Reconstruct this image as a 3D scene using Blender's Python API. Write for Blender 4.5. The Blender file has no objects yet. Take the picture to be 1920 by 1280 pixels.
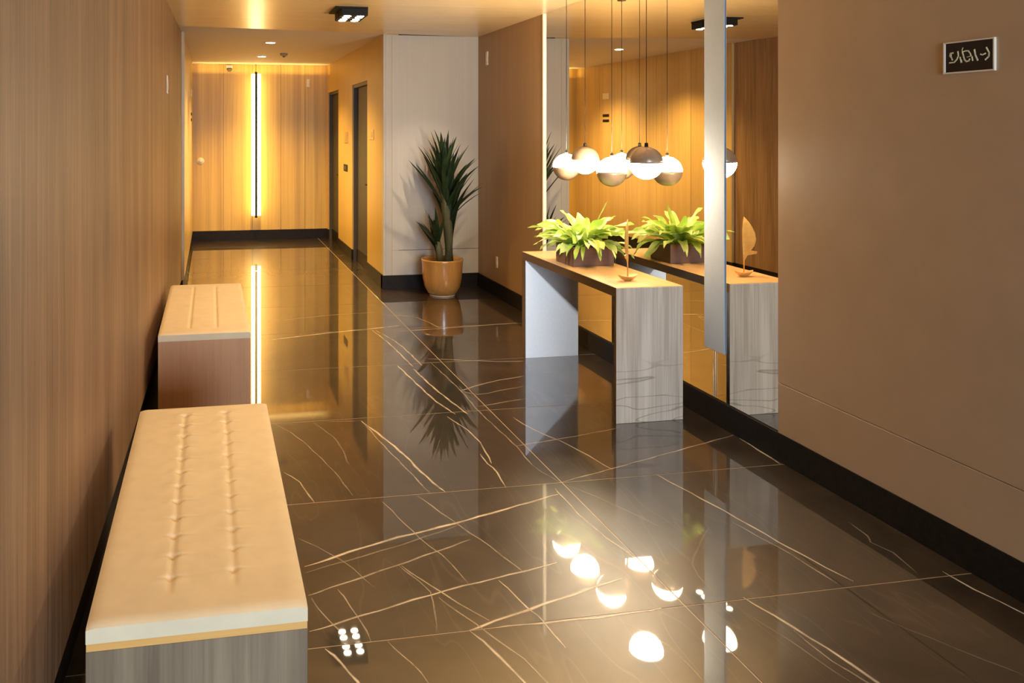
import bpy, bmesh, math, random
from mathutils import Vector, Matrix
R = math.radians
rng = random.Random(7)
sc = bpy.context.scene
COL = sc.collection

# ---------------------------------------------------------------- camera, world, big lights, exposure
cam_d = bpy.data.cameras.new('camera')
cam_d.sensor_width = 36.0
cam_d.lens = 30.0
cam_d.shift_x = 0.1354
cam_d.shift_y = -0.2057
cam_d.clip_start = 0.05
cam = bpy.data.objects.new('camera', cam_d)
cam.location = (0, 0, 1.65)
cam.rotation_euler = (R(90), 0, R(-10.7925))
COL.objects.link(cam)
sc.camera = cam

world = bpy.data.worlds.new('world')
sc.world = world
world.use_nodes = True
world.node_tree.nodes['Background'].inputs[0].default_value = (0.75, 0.86, 1.0, 1)
world.node_tree.nodes['Background'].inputs[1].default_value = 0.06

sc.view_settings.view_transform = 'Standard'
sc.view_settings.look = 'None'
sc.view_settings.gamma = 1.0
sc.view_settings.use_curve_mapping = False
sc.view_settings.exposure = 0.72
sc.cycles.use_denoising = True
sc.cycles.max_bounces = 10
sc.cycles.glossy_bounces = 6
sc.cycles.diffuse_bounces = 5
sc.cycles.caustics_reflective = False
sc.cycles.caustics_refractive = False
sc.cycles.sample_clamp_indirect = 6.0

WARM = (1.0, 0.68, 0.35)
GOLD = (1.0, 0.64, 0.20)
COOL = (0.66, 0.81, 1.0)


def light(name, kind, loc, power, color, rot=(0, 0, 0), **kw):
    d = bpy.data.lights.new(name, kind)
    d.energy = power
    d.color = color
    for k, v in kw.items():
        setattr(d, k, v)
    o = bpy.data.objects.new(name, d)
    o.location = loc
    o.rotation_euler = rot
    COL.objects.link(o)
    return o


# daylight through the glazed entrance behind the camera (faces down the hall)
light('entrance_daylight', 'AREA', (1.2, -4.6, 1.5), 330, COOL, (R(90), 0, 0), shape='RECTANGLE', size=2.6, size_y=2.2)
# recessed downlights of the lobby ceiling, all nearer than the top edge of the view
for x, y, p in ((0.40, 2.7, 62), (0.40, 4.3, 45), (0.38, 5.9, 62), (1.5, 3.4, 25), (1.5, 5.6, 30)):
    light('lobby_downlight', 'SPOT', (x, y, 2.60), p, WARM, (0, 0, 0), spot_size=R(84), spot_blend=1.0, shadow_soft_size=0.06)

# accent spot near the right wall, aimed at the yucca
o_ = light('plant_spot', 'SPOT', (2.52, 7.25, 2.58), 60, (1.0, 0.80, 0.58), spot_size=R(46), spot_blend=1.0, shadow_soft_size=0.03)
o_.rotation_euler = (Vector((2.12, 8.6, 0.95)) - Vector(o_.location)).to_track_quat('-Z', 'Y').to_euler()

# added narrow cool-white fill, without a fitting, brightening the far leg under the console
o_ = light('console_leg_fill', 'SPOT', (0.35, 3.90, 2.60), 330, (0.88, 0.94, 1.0), spot_size=R(24), spot_blend=0.8, shadow_soft_size=0.11)
o_.rotation_euler = (Vector((2.42, 5.93, 0.30)) - Vector(o_.location)).to_track_quat('-Z', 'Y').to_euler()

# ---------------------------------------------------------------- helpers


def mat(name):
    m = bpy.data.materials.new(name)
    m.use_nodes = True
    nt = m.node_tree
    return m, nt, nt.nodes['Principled BSDF']


def flat(name, col, rough=0.5, metal=0.0, spec=0.5, coat=0.0, emit=None, estr=0.0, noise=0.06, bump=0.0, nscale=40):
    m, nt, b = mat(name)
    b.inputs['Roughness'].default_value = rough
    b.inputs['Metallic'].default_value = metal
    b.inputs['Specular IOR Level'].default_value = spec
    b.inputs['Coat Weight'].default_value = coat
    b.inputs['Coat Roughness'].default_value = 0.05
    tc = nt.nodes.new('ShaderNodeTexCoord')
    n = nt.nodes.new('ShaderNodeTexNoise')
    n.inputs['Scale'].default_value = nscale
    n.inputs['Detail'].default_value = 3
    nt.links.new(tc.outputs['Object'], n.inputs['Vector'])
    r = nt.nodes.new('ShaderNodeValToRGB')
    r.color_ramp.elements[0].position = 0.3
    r.color_ramp.elements[1].position = 0.7
    r.color_ramp.elements[0].color = (*[c * (1 - noise) for c in col], 1)
    r.color_ramp.elements[1].color = (*[min(1, c * (1 + noise)) for c in col], 1)
    nt.links.new(n.outputs['Fac'], r.inputs['Fac'])
    nt.links.new(r.outputs['Color'], b.inputs['Base Color'])
    if bump:
        bp = nt.nodes.new('ShaderNodeBump')
        bp.inputs['Strength'].default_value = bump
        bp.inputs['Distance'].default_value = 0.002
        nt.links.new(n.outputs['Fac'], bp.inputs['Height'])
        nt.links.new(bp.outputs['Normal'], b.inputs['Normal'])
    if emit:
        b.inputs['Emission Color'].default_value = (*emit, 1)
        b.inputs['Emission Strength'].default_value = estr
    return m


def wood(name, dark, light_, scale=(26, 26, 0.7), rough=0.45, coat=0.0, coat_rough=0.1, bump=0.15, fine=(160, 160, 3), contrast=(0.3, 0.72), fine_amt=0.35, spec=0.5):
    """streaky veneer; grain runs along the axis with the small scale"""
    m, nt, b = mat(name)
    L = nt.links.new
    b.inputs['Roughness'].default_value = rough
    b.inputs['Specular IOR Level'].default_value = spec
    b.inputs['Coat Weight'].default_value = coat
    b.inputs['Coat Roughness'].default_value = coat_rough
    tc = nt.nodes.new('ShaderNodeTexCoord')
    oi = nt.nodes.new('ShaderNodeObjectInfo')
    off = nt.nodes.new('ShaderNodeMath')
    off.operation = 'MULTIPLY'
    off.inputs[1].default_value = 17.0
    L(oi.outputs['Random'], off.inputs[0])
    ad = nt.nodes.new('ShaderNodeVectorMath')
    ad.operation = 'ADD'
    L(tc.outputs['Object'], ad.inputs[0])
    L(off.outputs[0], ad.inputs[1])
    outs = []
    for s, det in ((scale, 4), (fine, 3)):
        mp = nt.nodes.new('ShaderNodeMapping')
        mp.inputs['Scale'].default_value = s
        L(ad.outputs[0], mp.inputs['Vector'])
        n = nt.nodes.new('ShaderNodeTexNoise')
        n.inputs['Scale'].default_value = 1.0
        n.inputs['Detail'].default_value = det
        n.inputs['Roughness'].default_value = 0.6
        n.inputs['Distortion'].default_value = 0.25
        L(mp.outputs[0], n.inputs['Vector'])
        outs.append(n.outputs['Fac'])
    mx = nt.nodes.new('ShaderNodeMix')
    mx.inputs[0].default_value = fine_amt
    L(outs[0], mx.inputs[2])
    L(outs[1], mx.inputs[3])
    r = nt.nodes.new('ShaderNodeValToRGB')
    r.color_ramp.elements[0].position = contrast[0]
    r.color_ramp.elements[1].position = contrast[1]
    r.color_ramp.elements[0].color = (*dark, 1)
    r.color_ramp.elements[1].color = (*light_, 1)
    L(mx.outputs[0], r.inputs['Fac'])
    L(r.outputs['Color'], b.inputs['Base Color'])
    if bump:
        bp = nt.nodes.new('ShaderNodeBump')
        bp.inputs['Strength'].default_value = bump
        bp.inputs['Distance'].default_value = 0.002
        L(outs[1], bp.inputs['Height'])
        L(bp.outputs['Normal'], b.inputs['Normal'])
    return m


def link(name, me, m, parent=None, loc=(0, 0, 0), rot=(0, 0, 0), smooth=False):
    if m is not None and not me.materials:
        me.materials.append(m)
    if smooth:
        for p in me.polygons:
            p.use_smooth = True
    o = bpy.data.objects.new(name, me)
    o.location = loc
    o.rotation_euler = rot
    COL.objects.link(o)
    if parent is not None:
        o.parent = parent
    return o


def to_mesh(name, bm):
    bmesh.ops.recalc_face_normals(bm, faces=bm.faces)
    me = bpy.data.meshes.new(name)
    bm.to_mesh(me)
    bm.free()
    return me


def add_box(bm, lo, hi, bevel=0.0, seg=1):
    r = bmesh.ops.create_cube(bm, size=1.0)
    vs = r['verts']
    for v in vs:
        v.co = Vector([lo[i] + (v.co[i] + 0.5) * (hi[i] - lo[i]) for i in range(3)])
    if bevel:
        es = list({e for v in vs for e in v.link_edges})
        bmesh.ops.bevel(bm, geom=es, offset=bevel, segments=seg, affect='EDGES', profile=0.5)


def box(name, lo, hi, m, parent=None, bevel=0.0, seg=1, loc=(0, 0, 0), rot=(0, 0, 0)):
    bm = bmesh.new()
    add_box(bm, lo, hi, bevel, seg)
    return link(name, to_mesh(name, bm), m, parent, loc, rot)


def boxes(name, lst, m, parent=None, bevel=0.0):
    bm = bmesh.new()
    for lo, hi in lst:
        add_box(bm, lo, hi, bevel)
    return link(name, to_mesh(name, bm), m, parent)


def add_lathe(bm, prof, n=32, axis='z', cx=0, cy=0):
    rings = []
    for r_, z_ in prof:
        ring = []
        for k in range(n):
            a = 2 * math.pi * k / n
            ring.append(bm.verts.new((cx + r_ * math.cos(a), cy + r_ * math.sin(a), z_)))
        rings.append(ring)
    for a, b in zip(rings, rings[1:]):
        for k in range(n):
            bm.faces.new((a[k], a[(k + 1) % n], b[(k + 1) % n], b[k]))
    for ring in (rings[0], rings[-1]):
        try:
            bm.faces.new(ring)
        except ValueError:
            pass
    bmesh.ops.remove_doubles(bm, verts=bm.verts, dist=1e-6)


def lathe(name, prof, m, parent=None, n=32, loc=(0, 0, 0), rot=(0, 0, 0), smooth=True):
    bm = bmesh.new()
    add_lathe(bm, prof, n)
    return link(name, to_mesh(name, bm), m, parent, loc, rot, smooth)


def add_tube(bm, pts, rad, n=8):
    pts = [Vector(p) for p in pts]
    rads = rad if isinstance(rad, (list, tuple)) else [rad] * len(pts)
    rings = []
    for i, p in enumerate(pts):
        t = (pts[min(i + 1, len(pts) - 1)] - pts[max(i - 1, 0)]).normalized()
        a = t.cross(Vector((0, 0, 1)))
        if a.length < 1e-3:
            a = t.cross(Vector((0, 1, 0)))
        a.normalize()
        b = t.cross(a)
        rings.append([bm.verts.new(p + rads[i] * (math.cos(2 * math.pi * k / n) * a + math.sin(2 * math.pi * k / n) * b)) for k in range(n)])
    for a, b in zip(rings, rings[1:]):
        for k in range(n):
            bm.faces.new((a[k], a[(k + 1) % n], b[(k + 1) % n], b[k]))
    bm.faces.new(rings[0])
    bm.faces.new(rings[-1])


def tube(name, pts, rad, m, parent=None, n=8):
    bm = bmesh.new()
    add_tube(bm, pts, rad, n)
    return link(name, to_mesh(name, bm), m, parent, smooth=True)


def thing(name, label, cat, loc=(0, 0, 0), group=None, rotz=0.0):
    o = bpy.data.objects.new(name, None)
    o.empty_display_size = 0.1
    o.location = loc
    o.rotation_euler = (0, 0, rotz)
    COL.objects.link(o)
    tag(o, label, cat, group)
    return o


def tag(o, label, cat, group=None):
    o['label'] = label
    o['category'] = cat
    if group:
        o['group'] = group
    return o


def struct(o, label=None):
    o['kind'] = 'structure'
    if label:
        o['label'] = label
    return o


def holder(name, loc=(0, 0, 0)):
    o = bpy.data.objects.new(name, None)
    o.location = loc
    COL.objects.link(o)
    o['kind'] = 'structure'
    return o



# ---------------------------------------------------------------- materials
def marble():
    m, nt, b = mat('polished_dark_marble')
    L = nt.links.new
    b.inputs['Roughness'].default_value = 0.33
    b.inputs['Specular IOR Level'].default_value = 0.5
    b.inputs['Coat Weight'].default_value = 1.0
    b.inputs['Coat Roughness'].default_value = 0.02
    b.inputs['Coat IOR'].default_value = 2.0
    tc = nt.nodes.new('ShaderNodeTexCoord')
    oi = nt.nodes.new('ShaderNodeObjectInfo')
    mu = nt.nodes.new('ShaderNodeMath')
    mu.operation = 'MULTIPLY'
    mu.inputs[1].default_value = 31.0
    L(oi.outputs['Random'], mu.inputs[0])
    ad = nt.nodes.new('ShaderNodeVectorMath')
    ad.operation = 'ADD'
    L(tc.outputs['Object'], ad.inputs[0])
    L(mu.outputs[0], ad.inputs[1])
    n = nt.nodes.new('ShaderNodeTexNoise')
    n.inputs['Scale'].default_value = 2.2
    n.inputs['Detail'].default_value = 6
    n.inputs['Distortion'].default_value = 1.4
    L(ad.outputs[0], n.inputs['Vector'])
    r = nt.nodes.new('ShaderNodeValToRGB')
    cr = r.color_ramp
    cr.elements[0].position = 0.3
    cr.elements[0].color = (0.013, 0.008, 0.0035, 1)
    cr.elements[1].position = 0.75
    cr.elements[1].color = (0.055, 0.034, 0.017, 1)
    L(n.outputs['Fac'], r.inputs['Fac'])
    # faint secondary veining in the stone
    mp = nt.nodes.new('ShaderNodeMapping')
    mp.inputs['Rotation'].default_value = (0, 0, R(12))
    mp.inputs['Scale'].default_value = (4.5, 0.6, 1.0)
    L(ad.outputs[0], mp.inputs['Vector'])
    n2 = nt.nodes.new('ShaderNodeTexNoise')
    n2.inputs['Scale'].default_value = 1.6
    n2.inputs['Detail'].default_value = 1.5
    n2.inputs['Distortion'].default_value = 0.0
    L(mp.outputs[0], n2.inputs['Vector'])
    a1 = nt.nodes.new('ShaderNodeMath')
    a1.operation = 'SUBTRACT'
    a1.inputs[1].default_value = 0.5
    L(n2.outputs['Fac'], a1.inputs[0])
    a2 = nt.nodes.new('ShaderNodeMath')
    a2.operation = 'ABSOLUTE'
    L(a1.outputs[0], a2.inputs[0])
    r2 = nt.nodes.new('ShaderNodeValToRGB')
    r2.color_ramp.elements[0].position = 0.0
    r2.color_ramp.elements[0].color = (0.07, 0.07, 0.07, 1)
    r2.color_ramp.elements[1].position = 0.012
    r2.color_ramp.elements[1].color = (0, 0, 0, 1)
    L(a2.outputs[0], r2.inputs['Fac'])
    mx = nt.nodes.new('ShaderNodeMix')
    mx.data_type = 'RGBA'
    L(r2.outputs['Color'], mx.inputs[0])
    L(r.outputs['Color'], mx.inputs[6])
    mx.inputs[7].default_value = (0.42, 0.33, 0.23, 1)
    L(mx.outputs[2], b.inputs['Base Color'])
    return m


def vein_mat():
    m, nt, b = mat('pale_marble_vein')
    L = nt.links.new
    b.inputs['Base Color'].default_value = (0.92, 0.76, 0.55, 1)
    b.inputs['Roughness'].default_value = 0.33
    b.inputs['Coat Weight'].default_value = 1.0
    b.inputs['Coat Roughness'].default_value = 0.02
    uv = nt.nodes.new('ShaderNodeUVMap')
    sp = nt.nodes.new('ShaderNodeSeparateXYZ')
    L(uv.outputs[0], sp.inputs[0])
    # u = across (0..1), v = strength; soft edges across the ribbon
    s1 = nt.nodes.new('ShaderNodeMath'); s1.operation = 'SUBTRACT'; s1.inputs[1].default_value = 0.5
    L(sp.outputs[0], s1.inputs[0])
    s2 = nt.nodes.new('ShaderNodeMath'); s2.operation = 'ABSOLUTE'
    L(s1.outputs[0], s2.inputs[0])
    mr = nt.nodes.new('ShaderNodeMapRange')
    mr.inputs['From Min'].default_value = 0.12
    mr.inputs['From Max'].default_value = 0.5
    mr.inputs['To Min'].default_value = 1.0
    mr.inputs['To Max'].default_value = 0.0
    L(s2.outputs[0], mr.inputs['Value'])
    tc = nt.nodes.new('ShaderNodeTexCoord')
    n = nt.nodes.new('ShaderNodeTexNoise')
    n.inputs['Scale'].default_value = 9
    n.inputs['Detail'].default_value = 4
    L(tc.outputs['Object'], n.inputs['Vector'])
    nr = nt.nodes.new('ShaderNodeMapRange')
    nr.inputs['From Min'].default_value = 0.3
    nr.inputs['From Max'].default_value = 0.6
    nr.inputs['To Min'].default_value = 0.45
    nr.inputs['To Max'].default_value = 1.0
    L(n.outputs['Fac'], nr.inputs['Value'])
    p1 = nt.nodes.new('ShaderNodeMath'); p1.operation = 'MULTIPLY'
    L(mr.outputs[0], p1.inputs[0]); L(nr.outputs[0], p1.inputs[1])
    p2 = nt.nodes.new('ShaderNodeMath'); p2.operation = 'MULTIPLY'
    L(p1.outputs[0], p2.inputs[0]); L(sp.outputs[1], p2.inputs[1])
    L(p2.outputs[0], b.inputs['Alpha'])
    return m


M = {}
M['marble'] = marble()
M['vein'] = vein_mat()
M['grout'] = flat('pale_grout', (0.55, 0.43, 0.30), rough=0.35)
M['veneer_left'] = wood('brown_oak_veneer', (0.15, 0.082, 0.042), (0.42, 0.255, 0.140), scale=(7, 7, 0.4), fine=(75, 75, 1.8), rough=0.5, bump=0.7, fine_amt=0.5, contrast=(0.33, 0.68))
M['veneer_right'] = wood('taupe_brown_laminate', (0.36, 0.230, 0.112), (0.44, 0.285, 0.145), scale=(6, 6, 0.4), fine=(90, 90, 2), rough=0.5, bump=0.1)
M['panel_near'] = flat('taupe_satin_panel', (0.47, 0.325, 0.19), rough=0.38, noise=0.03, nscale=6)
M['oak_gold'] = wood('golden_oak_veneer', (0.42, 0.25, 0.038), (0.72, 0.47, 0.10), scale=(7, 7, 0.12), fine=(45, 45, 0.6), rough=0.42, bump=0.08, contrast=(0.34, 0.66))
M['oak_plain'] = wood('golden_plain_laminate', (0.50, 0.33, 0.09), (0.58, 0.395, 0.12), scale=(4, 4, 0.3), fine=(60, 60, 1.0), rough=0.42, bump=0.04)
M['oak_light'] = wood('pale_oak_veneer', (0.46, 0.31, 0.13), (0.64, 0.46, 0.22), scale=(9, 9, 0.3), fine=(70, 70, 1.5), rough=0.35, bump=0.08)
M['ceiling_wood'] = wood('satin_ceiling_oak', (0.72, 0.52, 0.26), (0.84, 0.63, 0.35), scale=(0.4, 6, 6), fine=(1.2, 50, 50), rough=0.3, coat=0.4, coat_rough=0.22, bump=0.04)
M['plaster'] = flat('white_plaster', (0.72, 0.66, 0.58), rough=0.8, noise=0.02)
M['white_panel'] = wood('grey_white_panel', (0.47, 0.425, 0.35), (0.54, 0.49, 0.41), scale=(7, 7, 0.3), fine=(60, 60, 1.0), rough=0.45, bump=0.03)
M['skirting'] = flat('black_stone_skirting', (0.012, 0.009, 0.007), rough=0.5, spec=0.15, noise=0.3)
M['door_grey'] = flat('dark_grey_door_laminate', (0.055, 0.050, 0.044), rough=0.55, spec=0.25, noise=0.1, nscale=8)
M['door_frame'] = flat('dark_bronze_frame', (0.060, 0.048, 0.036), rough=0.5)
M['black'] = flat('matt_black_metal', (0.008, 0.007, 0.006), rough=0.6, spec=0.2)
M['cream'] = flat('cream_plastic', (0.80, 0.72, 0.58), rough=0.4, noise=0.02)
M['cream_edge'] = flat('cream_edge_added_glow', (0.85, 0.76, 0.60), rough=0.4, noise=0.02, emit=(1.0, 0.80, 0.50), estr=0.35)  # cream trim with an added, assumed glow to make it look brighter
M['brass'] = flat('brushed_brass_plate', (0.62, 0.42, 0.16), rough=0.35, metal=0.7)
M['mirror'] = flat('mirror_silvering', (0.86, 0.82, 0.74), rough=0.0, metal=1.0, noise=0.0)
M['pale_blue'] = flat('pale_bluish_white_lacquer', (0.47, 0.54, 0.63), rough=0.8, spec=0.1, noise=0.02)

# ---------------------------------------------------------------- setting
XR = 2.80            # right wall / mirror plane
YE = 8.72            # the white wall at the end of the lobby
YF = 13.05           # far wall of the corridor
XC = 1.77            # right wall of the corridor
XL2 = -0.265         # left wall of the corridor
ZC = 2.65
YL = 8.84            # where the left lobby wall ends


def left_x(y):
    return -0.44 + (y - 1.5) * (0.15 / 7.34)


# floor: grout bed with every large marble tile as its own piece
floor = struct(box('floor', (-0.8, -1.7, -0.08), (3.1, 13.4, -0.0009), M['grout']), 'polished dark brown marble floor in large slabs')
GX = [-0.9, -0.5, 1.62, 3.1]
GY = [-1.7] + [2.71 + 1.06 * k for k in range(-4, 11)]
GAP = 0.0022
tile_cache = {}
for i in range(len(GX) - 1):
    for j in range(len(GY) - 1):
        w, d = GX[i + 1] - GX[i], GY[j + 1] - GY[j]
        k = (round(w, 3), round(d, 3))
        if k not in tile_cache:
            bm = bmesh.new()
            add_box(bm, (-w / 2 + GAP, -d / 2 + GAP, -0.004), (w / 2 - GAP, d / 2 - GAP, 0.0), 0.0008)
            tile_cache[k] = to_mesh('floor_tile', bm)
        link('floor_tile', tile_cache[k], M['marble'], floor, ((GX[i] + GX[i + 1]) / 2, (GY[j] + GY[j + 1]) / 2, 0))

# pale veins of the stone: (half width mm, strength, line on the floor)
VEINS = [
    (4, 0.5, ((0.35,4.84), (0.46,4.59), (0.55,4.26), (0.60,4.03), (0.63,3.81))),
    (5, 0.7, ((0.35,4.13), (0.41,4.00), (0.45,3.77))),
    (6, 0.25, ((0.57,4.81), (0.66,4.50), (0.67,4.16))),
    (4, 0.5, ((0.64,4.81), (0.84,4.78))),
    (9, 1, ((0.84,4.78), (0.91,4.51), (0.97,4.23), (1.00,4.01), (1.05,3.77))),
    (5, 0.6, ((0.85,4.73), (0.89,4.39), (0.94,4.06), (0.98,3.77))),
    (6, 0.9, ((1.34,4.76), (1.39,4.53), (1.40,4.33), (1.38,4.13), (1.37,4.05))),
    (6, 0.9, ((1.35,4.18), (1.35,4.05), (1.36,3.94), (1.34,3.77))),
    (5, 0.55, ((1.54,5.90), (1.56,5.22), (1.55,4.80), (1.57,4.24), (1.56,3.99), (1.61,3.77))),
    (9, 0.8, ((1.31,6.96), (1.36,6.48), (1.39,5.82))),
    (9, 0.8, ((1.34,6.93), (1.43,6.46), (1.46,5.83))),
    (9, 0.9, ((1.29,5.86), (1.32,5.42), (1.35,5.05), (1.40,4.79))),
    (9, 0.9, ((1.38,5.76), (1.41,5.28), (1.47,4.78))),
    (16, 0.5, ((0.47,7.40), (1.03,7.57), (1.52,7.62))),
    (24, 0.8, ((0.47,6.77), (0.94,6.91), (1.31,6.99), (1.57,7.06))),
    (16, 0.7, ((1.53,6.86), (1.87,6.89), (2.59,6.97))),
    (10, 0.6, ((1.54,7.47), (1.77,7.36), (1.89,6.90))),
    (8, 0.7, ((1.53,6.00), (2.05,5.82), (2.21,5.81))),
    (10, 0.7, ((1.56,5.22), (1.80,5.36), (2.07,5.45))),
    (10, 0.35, ((1.57,5.21), (1.64,5.12), (1.79,5.17), (1.99,5.23))),
    (9, 0.5, ((1.58,4.90), (1.90,4.99))),
    (6, 0.8, ((1.71,4.68), (1.75,4.47), (1.85,4.20), (1.92,3.87))),
    (7, 0.55, ((1.57,4.25), (1.87,4.31), (2.23,4.40))),
    (10, 1, ((0.35,3.22), (0.68,3.36), (1.01,3.46), (1.55,3.65))),
    (6, 0.3, ((0.35,3.18), (0.72,3.31), (1.02,3.44))),
    (7, 0.55, ((0.34,3.02), (0.68,3.16), (1.03,3.31))),
    (7, 0.8, ((0.32,2.80), (0.57,2.88), (0.83,2.96), (1.09,3.02), (1.30,3.07))),
    (9, 1, ((0.84,2.71), (1.08,2.79), (1.33,2.87), (1.49,2.92))),
    (7, 0.9, ((0.93,2.71), (1.29,2.70), (1.53,2.71))),
    (6, 0.7, ((1.61,3.77), (1.91,3.87), (2.25,3.99), (2.79,4.18))),
    (5, 0.5, ((0.92,3.75), (1.02,3.44), (1.09,3.24), (1.15,3.02))),
    (4, 0.5, ((0.75,3.73), (0.83,3.37), (0.90,3.15), (0.92,2.98))),
    (5, 0.6, ((0.71,3.16), (0.81,2.95), (0.92,2.75))),
    (5, 0.5, ((0.79,2.92), (0.87,2.74), (0.96,2.53), (0.99,2.41), (1.02,2.29))),
    (4, 0.4, ((0.70,3.16), (0.77,2.96), (0.73,2.72))),
    (5, 0.85, ((1.04,2.99), (1.08,2.79), (1.10,2.71), (1.11,2.56))),
    (7, 1, ((0.84,2.71), (0.89,2.56), (0.92,2.42), (0.93,2.30))),
    (6, 1, ((0.36,2.70), (0.40,2.61), (0.43,2.52), (0.45,2.43))),
    (4, 0.6, ((0.56,2.70), (0.61,2.58), (0.64,2.48), (0.66,2.40))),
    (4, 0.5, ((0.35,3.00), (0.39,2.85), (0.44,2.75))),
    (4, 0.5, ((0.45,3.04), (0.49,2.86), (0.51,2.71))),
    (5, 0.35, ((1.62,3.76), (1.74,3.52), (1.84,3.27))),
    (6, 0.8, ((1.56,3.71), (1.56,3.36), (1.61,3.03), (1.62,2.91))),
    (7, 0.9, ((2.10,3.77), (2.19,3.35), (2.25,3.00), (2.31,2.74))),
    (5, 0.5, ((2.16,3.25), (2.22,2.96), (2.24,2.74))),
    (8, 1, ((1.85,2.72), (1.90,2.53), (1.93,2.40), (1.96,2.23), (1.97,2.12))),
    (5, 0.45, ((1.89,2.51), (1.90,2.34), (1.93,2.23), (1.94,2.18))),
    (7, 0.9, ((2.79,4.13), (2.78,3.95), (2.77,3.77))),
    (6, 0.9, ((2.69,2.74), (2.70,2.61), (2.73,2.44), (2.73,2.34))),
    (5, 0.35, ((2.64,3.16), (2.63,3.04), (2.60,2.99), (2.62,2.90), (2.59,2.75))),
    (4, 0.18, ((2.20,2.59), (2.27,2.44), (2.42,2.17))),
    (4, 0.25, ((1.80,2.63), (1.84,2.46), (1.88,2.24))),
    (4, 0.3, ((1.36,2.66), (1.44,2.51), (1.45,2.32))),
    (5, 0.25, ((2.03,3.22), (1.80,2.96), (1.77,2.77))),
    (4, 0.3, ((0.35,3.45), (0.49,3.25), (0.58,3.03))),
]


def smooth_line(pts, step=0.06):
    out = []
    n = len(pts)
    for i in range(n - 1):
        p0 = Vector(pts[max(i - 1, 0)]); p1 = Vector(pts[i]); p2 = Vector(pts[i + 1]); p3 = Vector(pts[min(i + 2, n - 1)])
        m = max(2, int((p2 - p1).length / step))
        for k in range(m):
            t = k / m
            out.append(0.5 * ((2 * p1) + (p2 - p0) * t + (2 * p0 - 5 * p1 + 4 * p2 - p3) * t * t + (3 * p1 - p0 - 3 * p2 + p3) * t ** 3))
    out.append(Vector(pts[-1]))
    return out


bm = bmesh.new()
uvl = bm.loops.layers.uv.new('UVMap')
for vi, (wmm, st, pts) in enumerate(VEINS):
    ln = smooth_line(pts)
    zz = 0.0004 + vi * 0.000012
    rows = []
    ph = rng.uniform(0, 9)
    for i, p in enumerate(ln):
        t = (ln[min(i + 1, len(ln) - 1)] - ln[max(i - 1, 0)]).normalized()
        nrm = Vector((-t.y, t.x))
        f = i / max(1, len(ln) - 1)
        w = wmm * 0.001 * 1.05 * (0.75 + 0.35 * math.sin(ph + i * 0.9) ** 2) * min(1, 0.35 + 5 * min(f, 1 - f))
        jit = 0.0025 * math.sin(ph * 3 + i * 2.1)
        c = p + nrm * jit
        rows.append((bm.verts.new((*(c + nrm * w), zz)), bm.verts.new((*(c - nrm * w), zz))))
    for (a, b_), (c, d) in zip(rows, rows[1:]):
        f = bm.faces.new((a, b_, d, c))
        for lp, u in zip(f.loops, (0, 1, 1, 0)):
            lp[uvl].uv = (u, st)
me = bpy.data.meshes.new('marble_veins')
bm.normal_update()
bm.to_mesh(me)
bm.free()
vn = link('marble_veins', me, M['vein'], floor)
vn['kind'] = 'stuff'
vn['label'] = 'thin cream veins running across the dark marble'

# lobby ceiling: planks across the hall, ending on a slant before the corridor
ceil = struct(box('ceiling', (-0.8, -1.7, ZC + 0.02), (3.1, 13.4, ZC + 0.12), M['plaster']), 'golden wood plank ceiling over the lobby')
edges_y = [-1.7 + 0.52 * k for k in range(0, 22)]
edges_y[20] = YE + 0.03
for a, b_ in zip(edges_y, edges_y[1:]):
    y1 = min(b_, YE + 0.03)
    if a >= YE - 0.02:
        break
    bm = bmesh.new()
    mid_y = (a + y1) / 2
    add_box(bm, (-0.6, a + 0.0015 - mid_y, 0), (XR + 0.05, y1 - 0.0015 - mid_y, 0.02), 0.001)
    if y1 > 8.2:      # the last plank is cut on a slant at its left end
        for v in bm.verts:
            if v.co.y > 0 and v.co.x < 0:
                v.co.y -= y1 - 8.30
    link('ceiling_plank', to_mesh('ceiling_plank', bm), M['ceiling_wood'], ceil, (0, mid_y, ZC))
cc = struct(box('ceiling_corridor', (-0.6, 8.2, ZC + 0.006), (XC + 0.03, 13.3, ZC + 0.016), M['plaster']), 'smooth white plaster ceiling over the far corridor')

# left lobby wall: one veneer face standing on a recessed black skirting
ang = math.atan(0.15 / 7.34)
wl = holder('wall_left', (-0.44 - 3.2 * math.tan(ang), -1.7, 0))
wl['label'] = 'brown wood veneer wall along the left side behind the benches'
wl.rotation_euler = (0, 0, -ang)
LL = (YL + 1.7) / math.cos(ang)
box('wall_panel', (-0.12, 0, 0.14), (0, LL, ZC + 0.02), M['veneer_left'], wl, 0.001)
box('skirting_board', (-0.12, 0, 0.0), (-0.016, LL - 0.002, 0.14), M['skirting'], wl)
# corridor left wall, a little proud, pale veneer panels with a cream end edge
wl2 = holder('wall_left_corridor', (0, 0, 0))
wl2['label'] = 'pale wood panelled wall on the left of the far corridor'
pn = 5
for k in range(pn):
    a = YL + 0.004 + (YF - YL) * k / pn
    b_ = YL + (YF - YL) * (k + 1) / pn
    box('wall_panel', (-0.12, a - (a + b_) / 2 + 0.0015, 0.14 - 1.4), (0, b_ - (a + b_) / 2 - 0.0015, ZC + 0.006 - 1.4), M['oak_light'], wl2, 0.001, loc=(XL2, (a + b_) / 2, 1.4))
box('end_edge', (XL2 - 0.045, YL - 0.010, 0.14), (XL2 + 0.004, YL + 0.003, ZC), M['oak_light'], wl2, 0.001)
box('skirting_board', (XL2 - 0.12, YL, 0), (XL2 - 0.012, YF, 0.14), M['skirting'], wl2)

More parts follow.
